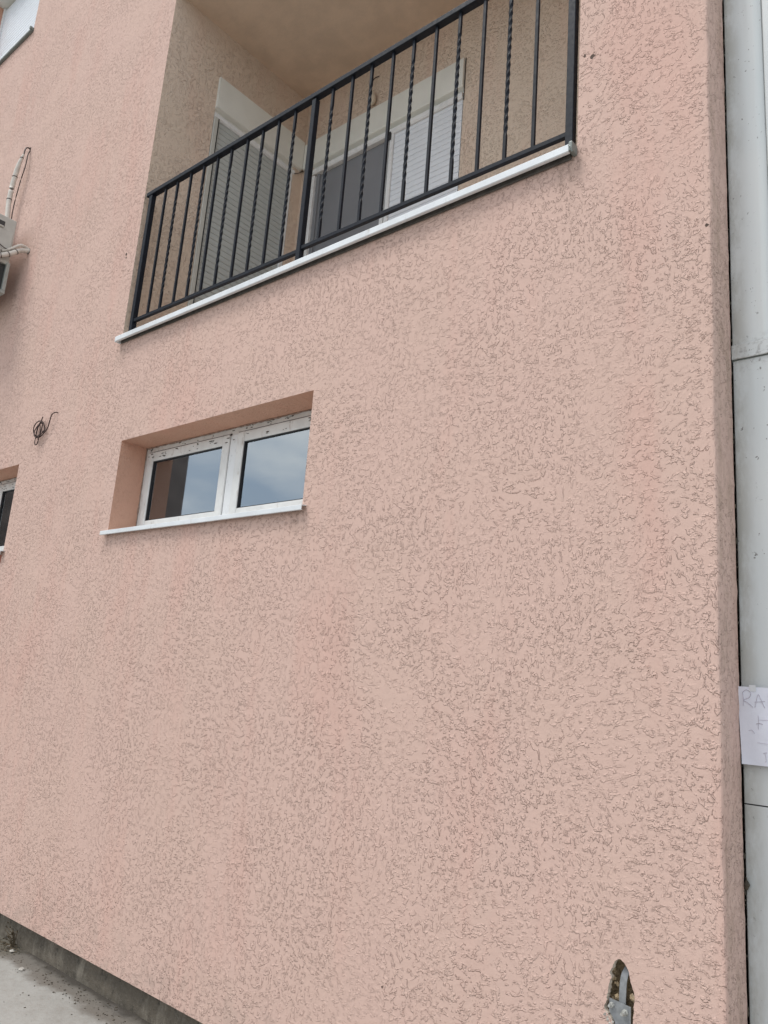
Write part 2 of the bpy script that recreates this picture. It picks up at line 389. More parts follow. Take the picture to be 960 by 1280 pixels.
# crumbs of mortar round the lower left of the hole
bm = B()
for k in range(26):
    t = random.random(); x = -1.128+.03*t+random.uniform(-.008, .008); z = .592-.05*t+random.uniform(-.010, .010)
    r_ = random.uniform(.0015, .004)
    bmesh.ops.create_icosphere(bm, subdivisions=1, radius=r_, matrix=Matrix.Translation((x, -.0005, z)) @ Matrix.Diagonal((1.2, .6, 1, 1)))
o = obj('mortar_crumbs', bm, M['pebble'], bld); o['kind'] = 'stuff'

# loose tan lumps clinging inside the hole
bm = B()
for k in range(34):
    z = random.uniform(.57, .735); sd_ = -1 if random.random() < .6 else 1
    x = -1.108+.010*math.sin(z*60)+random.uniform(-.006, .008) if sd_ < 0 else -1.05+random.uniform(-.006, .004)
    bmesh.ops.create_icosphere(bm, subdivisions=1, radius=random.uniform(.003, .008), matrix=Matrix.Translation((x, random.uniform(.012, .036), z)) @ Matrix.Diagonal((random.uniform(.7, 1.3), .7, random.uniform(.8, 1.8), 1)))
for v in bm.verts: v.co += Vector((noise.noise(v.co*160), noise.noise(v.co*170+Vector((5, 0, 0))), noise.noise(v.co*150+Vector((0, 5, 0)))))*.003
o = obj('mortar_lumps', bm, M['cavity'], bld); o['kind'] = 'stuff'

# plinth
bm = B(); nx = 160; rows = [(-.40, .045), (-.14, .043), (-.10, .040), (-.05, .044), (-.02, .047), (0.0, .05)]
gr = []
for z, y in rows:
    gr.append([bm.verts.new((-16+(15.24)*i/nx, y+.006*noise.noise((i*.35, z*30, 0)), z+(.0 if z in (-.40, 0.0) else .006*noise.noise((i*.5, z*9, 4))))) for i in range(nx+1)])
for a, b in zip(gr, gr[1:]):
    for i in range(nx): bm.faces.new((a[i], a[i+1], b[i+1], b[i]))
quad(bm, (CORNER+.015, .04, -.4), (CORNER+.015, .3, -.4), (CORNER+.015, .3, 0), (CORNER+.015, .04, 0))
obj('plinth', bm, M['plinth'], bld, smooth=True)

# plaster chips
def chip(x, z, r, parent):
    bm = B(); n = 9
    pts = [(x+r*random.uniform(.5, 1.2)*math.cos(k*6.283/n)*.9, z+r*random.uniform(.6, 1.3)*math.sin(k*6.283/n)) for k in range(n)]
    f = [bm.verts.new((a, -.0012, b)) for a, b in pts]; c_ = bm.verts.new((x, .0, z))
    g_ = [bm.verts.new((x+(a-x)*1.25, .001, z+(b-z)*1.25)) for a, b in pts]
    for k in range(n): bm.faces.new((f[k], f[(k+1) % n], c_)); bm.faces.new((f[k], f[(k+1) % n], g_[(k+1) % n], g_[k]))
    return obj('plaster_chip', bm, M['chip'], parent)
for a in ((-1.231, 4.071, .012), (-1.263, 4.093, .006), (-4.757, 4.339, .011), (-4.752, 4.31, .008), (-.79, 3.14, .007), (-2.0, .42, .004)): chip(*a, bld)

# ---- reveals, sills, frames of the flush openings
def reveal(op, depth, mat, parts=('l', 'r', 't')):
    x0, x1, z0, z1 = op; bm = B(); g = 10
    def strip(a, b, na):   # a,b : (x,z) end points along the front edge
        prev = None
        for k in range(na+1):
            t = k/na; x = a[0]+(b[0]-a[0])*t; z = a[1]+(b[1]-a[1])*t
            cur = [bm.verts.new((x, d*depth, z)) for d in (0, .5, 1)]
            if prev:
                for q in range(2): bm.faces.new((prev[q], cur[q], cur[q+1], prev[q+1]))
            prev = cur
    if 'l' in parts: strip((x0, z0), (x0, z1), g)
    if 'r' in parts: strip((x1, z0), (x1, z1), g)
    if 't' in parts: strip((x0, z1), (x1, z1), g)
    if 'b' in parts: strip((x0, z0), (x1, z0), g)
    return bm
def room(op, y0, depth=1.6):
    x0, x1, z0, z1 = op; bm = B(); e = .35
    y1 = y0+depth; a, b, c, d = x0-e, x1+e, z0-1.1, z1+.35
    quad(bm, (a, y1, c), (b, y1, c), (b, y1, d), (a, y1, d)); quad(bm, (a, y0, c), (a, y1, c), (a, y1, d), (a, y0, d)); quad(bm, (b, y0, c), (b, y1, c), (b, y1, d), (b, y0, d))
    quad(bm, (a, y0, c), (b, y0, c), (b, y1, c), (a, y1, c)); quad(bm, (a, y0, d), (b, y0, d), (b, y1, d), (a, y1, d))
    for q in ((a, x0, c, d), (x1, b, c, d), (x0, x1, c, z0), (x0, x1, z1, d)): quad(bm, (q[0], y0, q[2]), (q[1], y0, q[2]), (q[1], y0, q[3]), (q[0], y0, q[3]))
    return bm
def frame_ring(x0, x1, z0, z1, y0, y1, w, wb=None, bev=.004):
    """four mitred-looking bars as one mesh"""
    wb = wb or w; bm = B()
    box(bm, x0, x0+w, y0, y1, z0, z1, bev, 2); box(bm, x1-w, x1, y0, y1, z0, z1, bev, 2)
    box(bm, x0+w-.001, x1-w+.001, y0+.0012, y1, z1-w, z1-.0003, bev, 2); box(bm, x0+w-.001, x1-w+.001, y0+.0012, y1, z0+.0003, z0+wb, bev, 2)
    return bm
def window_sill(name, x0, x1, zf, depth, parent, label=None):
    """bent sheet: front lip from zf-.026 to zf, top sloping back up, ends turned"""
    bm = B(); t = .0016
    # profile in (y,z)
    pr = [(-.030, zf-.026), (-.033, zf-.024), (-.0335, zf-.002), (-.031, zf), (depth, zf+.022), (depth, zf+.019), (-.030, zf-.0035), (-.0305, zf-.0225), (-.024, zf-.0245), (-.024, zf-.026)]
    nseg = 24; R_ = []
    for k in range(nseg+1):
        x = x0+(x1-x0)*k/nseg; dz = .0012*noise.noise((x*2.3, 0, zf)); dy = .001*noise.noise((x*3, 8, zf))
        R_.append([bm.verts.new((x, y+dy, z+dz)) for y, z in pr])
    for a, b in zip(R_, R_[1:]):
        for k in range(len(pr)): bm.faces.new((a[k], a[(k+1) % len(pr)], b[(k+1) % len(pr)], b[k]))
    bm.faces.new(R_[0][::-1]); bm.faces.new(R_[-1])
    o = obj(name, bm, M['sill'], parent)
    return o

# low window: two sashes
def two_sash_window(op, label, split):
    x0, x1, z0, z1 = op; Y = .19
    w_ = obj('window', frame_ring(x0, x1, z0-.0, z1, Y, Y+.07, .042, .045), M['white_dirty'], bld); w_['label'] = label
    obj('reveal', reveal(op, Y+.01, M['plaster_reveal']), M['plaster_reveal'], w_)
    obj('mullion', bx(split-.034, split+.034, Y-.004, Y+.068, z0+.046, z1-.043, bev=.006, seg=3), M['white'], w_)
    for a, b in ((x0+.040, split-.036), (split+.036, x1-.040)):
        sz0, sz1 = z0+.040, z1-.040
        obj('sash_joint', frame_ring(a-.0055, b+.0055, sz0-.005, sz1+.0065, Y-.0015, Y+.02, .008, None, 0), M['gasket'], w_)
        obj('sash', frame_ring(a, b, sz0, sz1, Y-.012, Y+.05, .062, .058, .007), M['white_dirty'], w_)
        ga, gb, g0, g1 = a+.058, b-.058, sz0+.054, sz1-.058
        obj('gasket', frame_ring(ga, gb, g0, g1, Y-.006, Y+.012, .0085, None, .0015), M['gasket'], w_)
        obj('pane', bx(ga, gb, Y+.006, Y+.010, g0, g1), M['glass'], w_)
        obj('spacer_bar', frame_ring(ga+.004, gb-.004, g0+.004, g1-.004, Y+.012, Y+.026, .012, None, .001), M['galv'], w_)
        obj('pane', bx(ga, gb, Y+.028, Y+.032, g0, g1), M['glass'], w_)
    # blackened mortar bead along the top joint
    bm = B(); pts = []
    n = 60
    for k in range(n+1):
        x = x0+(x1-x0)*k/n
        pts.append((x, Y-.003, z1-.004+.003*noise.noise((x*22, 3, 0))))
    tube(bm, pts, [max(.0012, .005+.006*noise.noise((k*1.7, 0, x0))) for k in range(n+1)], 5)
    pts = [(x0+.003, Y-.003, z0+(z1-z0)*k/24) for k in range(25)]
    tube(bm, pts, [max(.0012, .004+.006*noise.noise((k*1.9, 3, x0))) for k in range(25)], 5)
    obj('mortar_bead', bm, plain('crumbly_mortar', (.34, .24, .19), .95, 0, .4, 80, .004, 150, dirt=(.62, .56, .5)), w_)
    # splashes of mortar on the frame head
    bm = B()
    for k in range(90):
        x = x0+.05+(x1-x0-.08)*((k//9)/10.)+random.gauss(0, .022)
        if not x0+.05 < x < x1-.02: continue
        z = random.choice((z1-random.uniform(.006, .03), z1-.04-random.uniform(.01, .05))); yf = Y if z > z1-.04 else Y-.012
        bmesh.ops.create_icosphere(bm, subdivisions=1, radius=random.uniform(.0012, .0036), matrix=Matrix.Translation((x, yf-.0008, z)) @ Matrix.Diagonal((random.uniform(1, 6), .4, 1, 1)))
    o = obj('mortar_splash', bm, M['dirtbit'], w_); o['kind'] = 'stuff'
    obj('interior', room(op, Y+.072), M['room'], w_)
    return w_
w1 = two_sash_window(OPEN['low'], 'low wide two pane window under the loggia', -3.52)
window_sill('sill', -4.462, -2.660, 2.314, .2, w1)
w2 = two_sash_window(OPEN['left'], 'window cut by the left edge, dark glass', -6.60)
window_sill('sill', -7.38, -5.83, 2.266, .2, w2)
obj('shaded_wall_strip', bx(-7.33, -5.87, -.003, .05, 2.18, 2.238), M['wall_shade'], w2)  # stands for shaded wall under the sill, shade put into its colour

# upper left window with closed white shutter
op = OPEN['upper']
w3 = obj('window', frame_ring(op[0], op[1], op[2], op[3], .15, .21, .05), M['white'], bld); w3['label'] = 'upper window with its white roller shutter down'
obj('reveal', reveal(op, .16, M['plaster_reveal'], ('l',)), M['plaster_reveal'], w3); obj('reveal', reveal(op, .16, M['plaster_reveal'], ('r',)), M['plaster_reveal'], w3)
obj('shutter_box', bx(op[0], op[1], .004, .15, op[3]-.004, op[3]+.0, bev=0), M['grey_cream'], w3)
bm = B()
for k in range(26):
    z = op[2]+.04+k*.045
    if z+.045 > op[3]-.01: break
    tube(bm, [(op[0]+.045, .141, z+.022), (op[1]-.02, .141, z+.022)], .004, 6)
    box(bm, op[0]+.045, op[1]-.02, .134, .146, z+.0015, z+.0435, .003, 1)
obj('shutter_curtain', bm, M['slat_white'], w3)
obj('guide_rail', bx(op[0]+.004, op[0]+.042, .118, .152, op[2]+.02, op[3]-.006, bev=.003), M['white'], w3)
obj('interior', room(op, .212), M['room'], w3)
window_sill('sill', op[0]-.02, op[1]+.012, op[2]+.004, .15, w3)
obj('sill_end_cap', bx(op[1]-.006, op[1]+.014, -.040, .0, op[2]-.024, op[2]+.012, bev=.004), M['ac_frame'], w3)
obj('sill_underside', bx(op[0]-.02, op[1]+.006, -.028, -.001, op[2]-.035, op[2]-.008, bev=.003), M['ac_frame'], w3)

# ---- loggia shell
x0, x1, z0, z1 = OPEN['loggia']; YB = 1.41; FL = 3.66
# left wall with door opening  y .462..1.305
lg = thing  # alias unused
DY0, DY1, DZ = .462, 1.305, 6.078
bm = B()
for a, b, c, d in ((0, DY0, FL, z1), (DY1, YB, FL, z1), (DY0, DY1, DZ, z1)):
    quad(bm, (x0, a, c), (x0, b, c), (x0, b, d), (x0, a, d))
quad(bm, (x0, DY1, FL), (x0-.09, DY1, FL), (x0-.09, DY1, DZ), (x0, DY1, DZ)); quad(bm, (x0, DY0, FL), (x0-.09, DY0, FL), (x0-.09, DY0, DZ), (x0, DY0, DZ))
obj('loggia_side_wall', bm, M['plaster_in'], bld)
BX0, BX1, BZ = -4.495, -2.932, 6.05
bm = B()
for a, b, c, d in ((x0, BX0, FL, z1), (BX1, x1+.0, FL, z1), (BX0, BX1, BZ, z1)):
    quad(bm, (a, YB, c), (b, YB, c), (b, YB, d), (a, YB, d))
quad(bm, (BX1, YB, FL), (BX1, YB+.09, FL), (BX1, YB+.09, BZ), (BX1, YB, BZ)); quad(bm, (BX0, YB, FL), (BX0, YB+.09, FL), (BX0, YB+.09, BZ), (BX0, YB, BZ))
obj('loggia_back_wall', bm, M['plaster_in'], bld)
bm = B(); quad(bm, (x1, 0, FL), (x1, YB, FL), (x1, YB, z1), (x1, 0, z1))
obj('loggia_side_wall', bm, M['plaster_in'], bld)
bm = B(); quad(bm, (x0, 0, z1), (x1, 0, z1), (x1, YB, z1), (x0, YB, z1)); obj('loggia_ceiling', bm, M['ceiling'], bld)
obj('loggia_floor', bx(x0+.003, x1-.003, .012, YB, FL-.2, FL), M['ceiling'], bld)

def slat_run(parent, along, fixed, a, b, zlo, zhi, pitch, out, mat):
    """one slat mesh shared by all copies; along 'x' faces -Y at y=fixed, 'y' faces +X at x=fixed"""
    pr = [(.001, 0), (.0045, .004), (.0058, pitch*.35), (.0055, pitch*.72), (.004, pitch*.90), (-.0012, pitch*.92), (-.0012, pitch*1.0), (-.006, pitch*1.0), (-.006, 0)]
    bm = B(); Rr = []
    for t in (a, b):
        Rr.append([bm.verts.new((t, fixed-o_*1, zlo+z) if along == 'x' else (fixed+o_, t, zlo+z)) for o_, z in pr])
    n = len(pr)
    for k in range(n): bm.faces.new((Rr[0][k], Rr[0][(k+1) % n], Rr[1][(k+1) % n], Rr[1][k]))
    bm.faces.new(Rr[0][::-1]); bm.faces.new(Rr[1])
    first = obj('slat', bm, mat, parent)
    k = 1
    while zlo+(k+1)*pitch < zhi:
        c_ = first.copy(); C.objects.link(c_); c_.parent = parent; c_.location = first.location+Vector((0, 0, k*pitch)); k += 1
# side door shutter
SX = x0-.022
dr = obj('balcony_door', bx(SX-.04, SX-.014, DY0+.002, DY1-.002, FL, DZ-.3), M['room'], bld); dr['label'] = 'side balcony door behind a closed grey roller shutter'
sh = obj('guide_rail', bx(SX-.010, SX+.022, DY1-.040, DY1-.002, FL, 5.73, bev=.003), M['white'], dr)
obj('guide_rail', bx(SX-.010, x0+.010, DY0+.003, DY0+.040, FL, 5.73, bev=.003), M['ac'], dr)
obj('gasket', bx(SX-.010, x0+.006, DY0+.0405, DY0+.050, FL, 5.73), M['gasket'], dr)
rs = obj('roller_shutter', bx(SX-.012, SX+.006, DY0+.037, DY1-.041, FL, FL+.05), M['slat'], bld)
rs['label'] = 'closed grey shutter of the side door'
slat_run(rs, 'y', SX, DY0+.037, DY1-.041, FL+.05, 5.74, .047, 1, M['slat'])
def shutter_box_profile(pts, along, a, b, mat, parent, name='shutter_box'):
    bm = B(); Rr = [[bm.verts.new((t, p_, z) if along == 'x' else (p_, t, z)) for p_, z in pts] for t in (a, b)]; n = len(pts)
    for k in range(n): bm.faces.new((Rr[0][k], Rr[0][(k+1) % n], Rr[1][(k+1) % n], Rr[1][k]))
    bm.faces.new(Rr[0][::-1]); bm.faces.new(Rr[1])
    return obj(name, bm, mat, parent)
X = x0
shutter_box_profile([(X+.020, DZ), (X+.024, DZ-.004), (X+.024, 5.815), (X+.019, 5.806), (X-.012, 5.790), (X-.012, 5.765), (X-.085, 5.765), (X-.085, DZ)], 'y', DY0, YB-.028, M['grey_cream'], rs)
shutter_box_profile([(X+.004, 5.764), (X+.008, 5.755), (X+.006, 5.732), (X-.004, 5.722), (X-.060, 5.724), (X-.060, 5.764)], 'y', DY0+.002, YB-.09, M['white'], rs, 'bottom_bar')
# back door: left leaf with dark screen, right leaf with white shutter
bd = obj('balcony_door', frame_ring(BX0+.05, BX1-.006, FL, 5.78, YB+.045, YB+.09, .05), M['white'], bld); bd['label'] = 'wide balcony door, dark left leaf and shuttered right leaf'
obj('guide_rail', bx(BX0+.002, BX0+.038, YB-.012, YB+.04, FL, 5.70, bev=.003), M['white'], bd)
obj('door_jamb', bx(BX0+.040, BX0+.075, YB+.012, YB+.044, FL, 5.72, bev=.003), M['screen'], bd)
obj('insect_screen', bx(BX0+.0755, -3.668, YB+.030, YB+.036, FL, 5.735), M['screen'], bd)
obj('mullion', bx(-3.667, -3.632, YB-.010, YB+.044, FL, 5.73, bev=.004), M['white'], bd)
obj('mullion', bx(-3.622, -3.585, YB-.010, YB+.044, FL, 5.73, bev=.004), M['white'], bd)
obj('gasket', bx(-3.6325, -3.6215, YB+.002, YB+.040, FL, 5.73), M['ac_frame'], bd)
obj('screen_catch', bx(-3.66, -3.605, YB-.024, YB-.008, 5.665, 5.735, bev=.004), M['gasket'], bd)
obj('interior', room((BX0, BX1, FL+1.2, BZ), YB+.10), M['dark'], bd)
rb = obj('roller_shutter', bx(-3.584, BX1-.006, YB+.004, YB+.018, FL, FL+.05), M['slat_white'], bld); rb['label'] = 'closed white shutter of the right door leaf'
slat_run(rb, 'x', YB+.012, -3.584, BX1-.012, FL+.05, 5.74, .047, 1, M['slat_white'])
Y = YB
shutter_box_profile([(Y-.022, BZ), (Y-.026, BZ-.004), (Y-.026, 5.815), (Y-.021, 5.806), (Y+.014, 5.790), (Y+.014, 5.764), (Y+.085, 5.764), (Y+.085, BZ)], 'x', X+.025, BX1, M['grey_cream'], rb)
shutter_box_profile([(Y-.012, 5.763), (Y-.020, 5.755), (Y-.018, 5.728), (Y-.008, 5.715), (Y+.050, 5.718), (Y+.050, 5.763)], 'x', BX0-.004, BX1-.004, M['white'], rb, 'bottom_bar')
# thin sealed joint where the two boxes meet
obj('sealed_joint', tube(B(), smooth_path([(X+.010, 1.31, 5.73), (X+.014, 1.35, 5.755), (X+.016, 1.395, 5.80), (X+.03, 1.398, 5.80), (BX0-.02, 1.40, 5.752), (BX0-.004, 1.395, 5.72)]), .003, 5), M['gasket'], bld)
obj('shutter_box_seam', tube(B(), [(BX1+.004, YB-.004, 5.70), (BX1+.004, YB-.004, BZ+.01)], .003, 5), M['gasket'], bld)

# ---- loggia sill
bm = B()
pr = [(-.042, 3.626), (-.046, 3.629), (-.0465, 3.657), (-.043, 3.662), (.03, 3.672), (.03, 3.668), (-.041, 3.655), (-.0425, 3.632), (-.03, 3.630), (-.03, 3.626)]
Rr = []
for k in range(41):
    xx = -4.635+(-1.303+4.635)*k/40; dz = .0012*noise.noise((xx*.7, 0, 3)); dy = .0008*noise.noise((xx*.8, 5, 3))
    Rr.append([bm.verts.new((xx, y+dy, z+dz+.004*(k/40))) for y, z in pr])
for a, b in zip(Rr, Rr[1:]):
    for k in range(len(pr)): bm.faces.new((a[k], a[(k+1) % len(pr)], b[(k+1) % len(pr)], b[k]))
bm.faces.new(Rr[0][::-1]); bm.faces.new(Rr[-1])
ls = obj('loggia_sill', bm, M['sill'], bld); ls['label'] = 'long white sheet sill under the railing'
obj('sill_underside', bx(-4.62, -1.31, -.010, -.002, 3.621, 3.650, bev=.003), plain('grey_mortar_bed', (.10, .09, .08), .95, 0, .3, 30, .004, 60), ls)
bm = bx(-1.303, -1.286, -.049, .0, 3.630, 3.674, bev=.006, seg=2); tube(bm, smooth_path([(-1.30, -.05, 3.655), (-1.290, -.055, 3.64), (-1.284, -.050, 3.618)]), .003, 6)
obj('sill_end_cap', bm, M['ac_frame'], ls)
obj('sill_end_cap', bx(-4.645, -4.630, -.044, .0, 3.624, 3.660, bev=.003), M['sill'], ls)

# ---- railing
rl = obj('railing', bx(-4.602, -1.300, -.004, .036, 4.712, 4.742, bev=.003, seg=2), M['iron'], bld)
rl['label'] = 'dark iron railing with straight and twisted balusters'
for v in rl.data.vertices:                       # the handrail drops 20 mm to the right
    wx = v.co.x+origin(rl).x; v.co.z += .022*max(0, min(1, (-2.9-wx)/1.7))
def hand_z(x): return 4.712+.022*max(0, min(1, (-2.9-x)/1.7))
for (xp, wd) in ((-4.568, .036), (-2.943, .032), (-1.345, .034)):
    obj('post', bx(xp, xp+wd, .0, .034, 3.662, hand_z(xp), bev=.002), M['iron'], rl)
obj('base_plate', bx(-1.352, -1.296, -.012, .05, 3.664, 3.672, bev=.002), M['iron'], rl)
for a, b, za, zb in ((-4.532, -2.943, 3.766, 3.752), (-2.911, -1.345, 3.764, 3.752)):
    bm = bx(a, b, .006, .028, 0, .022, bev=.0015)
    for v in bm.verts: v.co.z += za+(zb-za)*(v.co.x-a)/(b-a)
    obj('bottom_rail', bm, M['iron'], rl)
Lx = [-4.357, -4.22, -4.071, -3.931, -3.788, -3.65, -3.495, -3.354, -3.212, -3.072]; L4 = [-4.427, -4.288, -4.136, -3.994, -3.849, -3.709, -3.552, -3.408, -3.263, -3.121]
Rx = [-2.771, -2.624, -2.485, -2.338, -2.202, -2.06, -1.919, -1.776, -1.634, -1.493]; R4 = [-2.816, -2.666, -2.525, -2.376, -2.238, -2.093, -1.95, -1.805, -1.66, -1.517]
def baluster(twist):
    bm = B(); h = .948; s = .0078; n = 96 if twist else 1; rg = []
    for k in range(n+1):
        z = 3.775+h*k/n; t = (k/n-.13)/.74; t = max(0, min(1, t)); a = t*math.pi*2*(3.75 if twist else 0)+math.pi/4
        rg.append([bm.verts.new((s*(1.30 if q % 2 == 0 else 1.0)*math.cos(a+q*math.pi/4), .017+s*(1.30 if q % 2 == 0 else 1.0)*math.sin(a+q*math.pi/4), z)) for q in range(8)])
    for a, b in zip(rg, rg[1:]):
        for q in range(8): bm.faces.new((a[q], a[(q+1) % 8], b[(q+1) % 8], b[q]))
    bm.faces.new(rg[0][::-1]); bm.faces.new(rg[-1])
    return bm
proto = {}
for lst, l4, tw0 in ((Lx, L4, False), (Rx, R4, True)):
    for k, (xa, xb) in enumerate(zip(lst, l4)):
        tw = (k % 2 == 1) ^ tw0; xc = xa+(xb-xa)*.42
        if tw not in proto:
            proto[tw] = obj('twisted_baluster' if tw else 'baluster', baluster(tw), M['iron'], rl); o = proto[tw]
        else:
            o = proto[tw].copy(); C.objects.link(o); o.parent = rl
        o.location = Vector((xc, 0, 0)) - origin(rl) + (Vector((0, 0, 0)))
        # the mesh was shifted by the railing's origin, so undo that here
        o.location = Vector((xc, 0, 0))

# ================================================================== THINGS ON THE WALL
# outdoor unit
AX = -6.479
ac = thing('air_conditioner', 'grey beige air conditioner unit on the wall at the left edge of the photo', 'air conditioner', (AX-.4, -.12, 4.44))
obj('casing', bx(AX-.82, AX-.001, -.42, -.12, 4.745, 5.16, bev=.012, seg=3), M['ac'], ac)
obj('service_cover', bx(AX-.001, AX+.007, -.40, -.135, 4.84, 5.035, bev=.004), M['ac'], ac)
obj('handle', bx(AX-.002, AX+.0035, -.40, -.215, 5.06, 5.105, bev=.003), M['ac_dark'], ac)
obj('handle', bx(AX-.002, AX+.014, -.40, -.222, 5.044, 5.06, bev=.004), M['ac'], ac)
bm = bx(AX-.82, AX-.18, -.42, -.12, 4.50, 4.744, bev=.006); obj('lower_casing', bm, M['ac'], ac)
obj('valve_recess', bx(AX-.179, AX-.03, -.40, -.128, 4.52, 4.742), M['ac_dark'], ac)
fr = obj('base_frame', bx(AX-.80, AX+.004, -.42, -.11, 4.48, 4.508, bev=.004), M['ac_steel'], ac)
obj('upright', bx(AX-.024, AX+.006, -.142, -.112, 4.505, 4.76, bev=.003), M['ac_steel'], ac)
obj('upright', bx(AX-.024, AX+.006, -.42, -.392, 4.505, 4.76, bev=.003), M['ac_steel'], ac)
obj('cover_flap', bx(AX-.008, AX+.03, -.40, -.215, 4.60, 4.86, bev=.012, seg=2), M['ac'], ac)
obj('bracket', bx(AX-.46, AX-.42, -.40, -.001, 4.44, 4.469, bev=.003), M['ac_steel'], ac)
obj('bracket', bx(AX-.72, AX-.68, -.40, -.001, 4.44, 4.469, bev=.003), M['ac_steel'], ac)
bm = B()
p1 = smooth_path([(AX+.0, -.235, 4.79), (AX+.028, -.20, 4.792), (AX+.045, -.14, 4.83), (AX+.042, -.06, 4.90), (AX+.042, .01, 4.925)], 8)
tube(bm, p1, [.021+.0010*math.sin(k*2.1) for k in range(len(p1))], 10)
p2 = smooth_path([(AX+.0, -.20, 4.84), (AX+.03, -.15, 4.87), (AX+.05, -.08, 4.935), (AX+.042, -.03, 4.945), (AX+.045, .01, 4.93)], 8)
tube(bm, p2, [.013+.002*math.sin(k*2.7) for k in range(len(p2))], 8)
obj('wrapped_pipe', bm, M['pipe'], ac, smooth=True)
bm = B()
for k in (7, 14, 20): 
    c_ = p1[k]; d_ = (p1[k+1]-p1[k]).normalized(); tube(bm, [c_-d_*.003, c_+d_*.003], .0235, 10)
obj('pipe_tie', bm, M['cable'], ac)
bm = B(); tube(bm, smooth_path([(AX+.008, -.33, 4.93), (AX+.02, -.24, 4.885), (AX+.03, -.17, 4.86), (AX+.05, -.10, 4.88), (AX+.045, -.02, 4.93)]), .004, 6)
obj('cable', bm, M['cable'], ac, smooth=True)
for x_, z_ in ((-6.437, 4.922),):
    bm = B(); tube(bm, [(x_, -.002, z_), (x_, .004, z_)], .028, 12); obj('pipe_hole', bm, M['chip'], ac)
# drain pipe from the upper hole
pp = thing('wrapped_conduit', 'thin cream wrapped pipe dropping from a hole in the wall behind the air conditioner', 'pipe', (-6.846, 0, 6.117))
pts = smooth_path([(-6.79, -.066, 5.99), (-6.815, -.08, 5.893), (-6.85, -.085, 5.72), (-6.865, -.085, 5.543), (-6.84, -.08, 5.366), (-6.83, -.07, 5.15)], 8)
obj('wrapped_pipe', tube(B(), pts, [min(.022, .010+.0011*k)+.001*math.sin(k*2.3) for k in range(len(pts))], 9), M['pipe'], pp, smooth=True)
bm = B()
for k in (4, 14, 24):
    c_ = pts[k]; tube(bm, [c_+Vector((0, 0, -.004)), c_+Vector((0, 0, .004))], min(.022, .010+.0011*k)+.002, 9)
obj('pipe_tie', bm, M['cable'], pp)
obj('cable', tube(B(), smooth_path([(-6.846, .006, 6.117), (-6.835, -.03, 6.105), (-6.81, -.055, 6.06), (-6.79, -.066, 5.98)]), .0065, 6), M['cable'], pp, smooth=True)
obj('cable', tube(B(), smooth_path([(-6.846, .006, 6.11), (-6.82, -.02, 6.03), (-6.80, -.03, 5.9), (-6.81, -.045, 5.7), (-6.83, -.05, 5.45), (-6.80, -.05, 5.17)]), .005, 6), M['cable'], pp, smooth=True)
obj('wall_hole', tube(B(), [(-6.846, -.002, 6.117), (-6.846, .004, 6.117)], .017, 10), M['chip'], pp)
# iron remnants at far left edge
# wire coil
co = thing('wire_coil', 'thin rusty brown wire coiled in loops and hanging from the plaster', 'wire', (-5.38, 0, 3.25))
pts = [(-5.371, .004, 3.262), (-5.378, -.018, 3.262), (-5.405, -.028, 3.245), (-5.43, -.024, 3.195), (-5.455, -.02, 3.148), (-5.50, -.02, 3.122)]
cxx, czz = -5.565, 3.160
for k in range(44):
    a = -.35-k*.42; rr = .062+.012*math.sin(k*.37); ox = .018*math.sin(k*.13); pts.append((cxx+ox+rr*1.05*math.cos(a), -.024-.006*math.sin(k*.7), czz+rr*math.sin(a)*.9+.006*math.sin(k*.21)))
obj('wire', tube(B(), smooth_path(pts, 3), .0042, 5), M['rust'], co, smooth=True)
bm = B(); pts = [(cxx-.005+.028*math.cos(a), -.03, czz-.085+.036*math.sin(a)) for a in [k*.45 for k in range(14)]]
tube(bm, pts, .0040, 5, True); tube(bm, smooth_path([(cxx-.03, -.03, czz-.05), (cxx-.012, -.034, czz+.01), (cxx+.012, -.03, czz+.06), (cxx+.02, -.026, czz+.095)]), .0040, 5); tube(bm, smooth_path([(cxx+.0, -.032, czz+.055), (cxx+.02, -.03, czz-.01), (cxx+.03, -.03, czz-.05)]), .0035, 5)
obj('loose_loop', bm, M['rust'], co, smooth=True)
# lamp holder on loggia back wall
lh = thing('lamp_holder', 'pale bare lamp holder hanging from a wire on the loggia back wall', 'lamp', (-3.83, 1.41, 6.353))
obj('wire', tube(B(), smooth_path([(-3.805, 1.412, 6.36), (-3.83, 1.385, 6.335), (-3.845, 1.37, 6.27), (-3.835, 1.37, 6.19), (-3.815, 1.37, 6.15)]), .004, 6), M['cable'], lh, smooth=True)
bm = B(); prof_ = [(0, .0), (.012, .002), (.017, .02), (.026, .04), (.034, .07), (.033, .10), (.022, .125), (.0, .132)]
tube(bm, [(-3.828, 1.372, 6.205-z) for r_, z in prof_], [max(.001, r_) for r_, z in prof_], 14)
obj('lamp_socket', bm, M['bulb'], lh, smooth=True)

# ================================================================== STRAP IN THE HOLE
st = thing('steel_strap', 'grey galvanised steel strap bolted to a plate inside the broken hole in the wall', 'bracket', (-1.085, .02, .50))
def ribbon(path, wd, th):
    bm = B(); rg = []
    for (x, y, z) in path:
        rg.append([bm.verts.new(c_) for c_ in ((x-wd/2, y, z), (x+wd/2, y+.001, z), (x+wd/2, y+th+.001, z), (x-wd/2, y+th, z))])
    for a, b in zip(rg, rg[1:]):
        for q in range(4): bm.faces.new((a[q], a[(q+1) % 4], b[(q+1) % 4], b[q]))
    bm.faces.new(rg[0][::-1]); bm.faces.new(rg[-1]); return bm
obj('strap', ribbon(smooth_path([(-1.056, .05, .742), (-1.067, .034, .729), (-1.075, .020, .710), (-1.079, .014, .685), (-1.081, .012, .64), (-1.082, .012, .58), (-1.082, .012, .49)], 4), .021, .003), M['galv'], st, smooth=False)
bm = B()
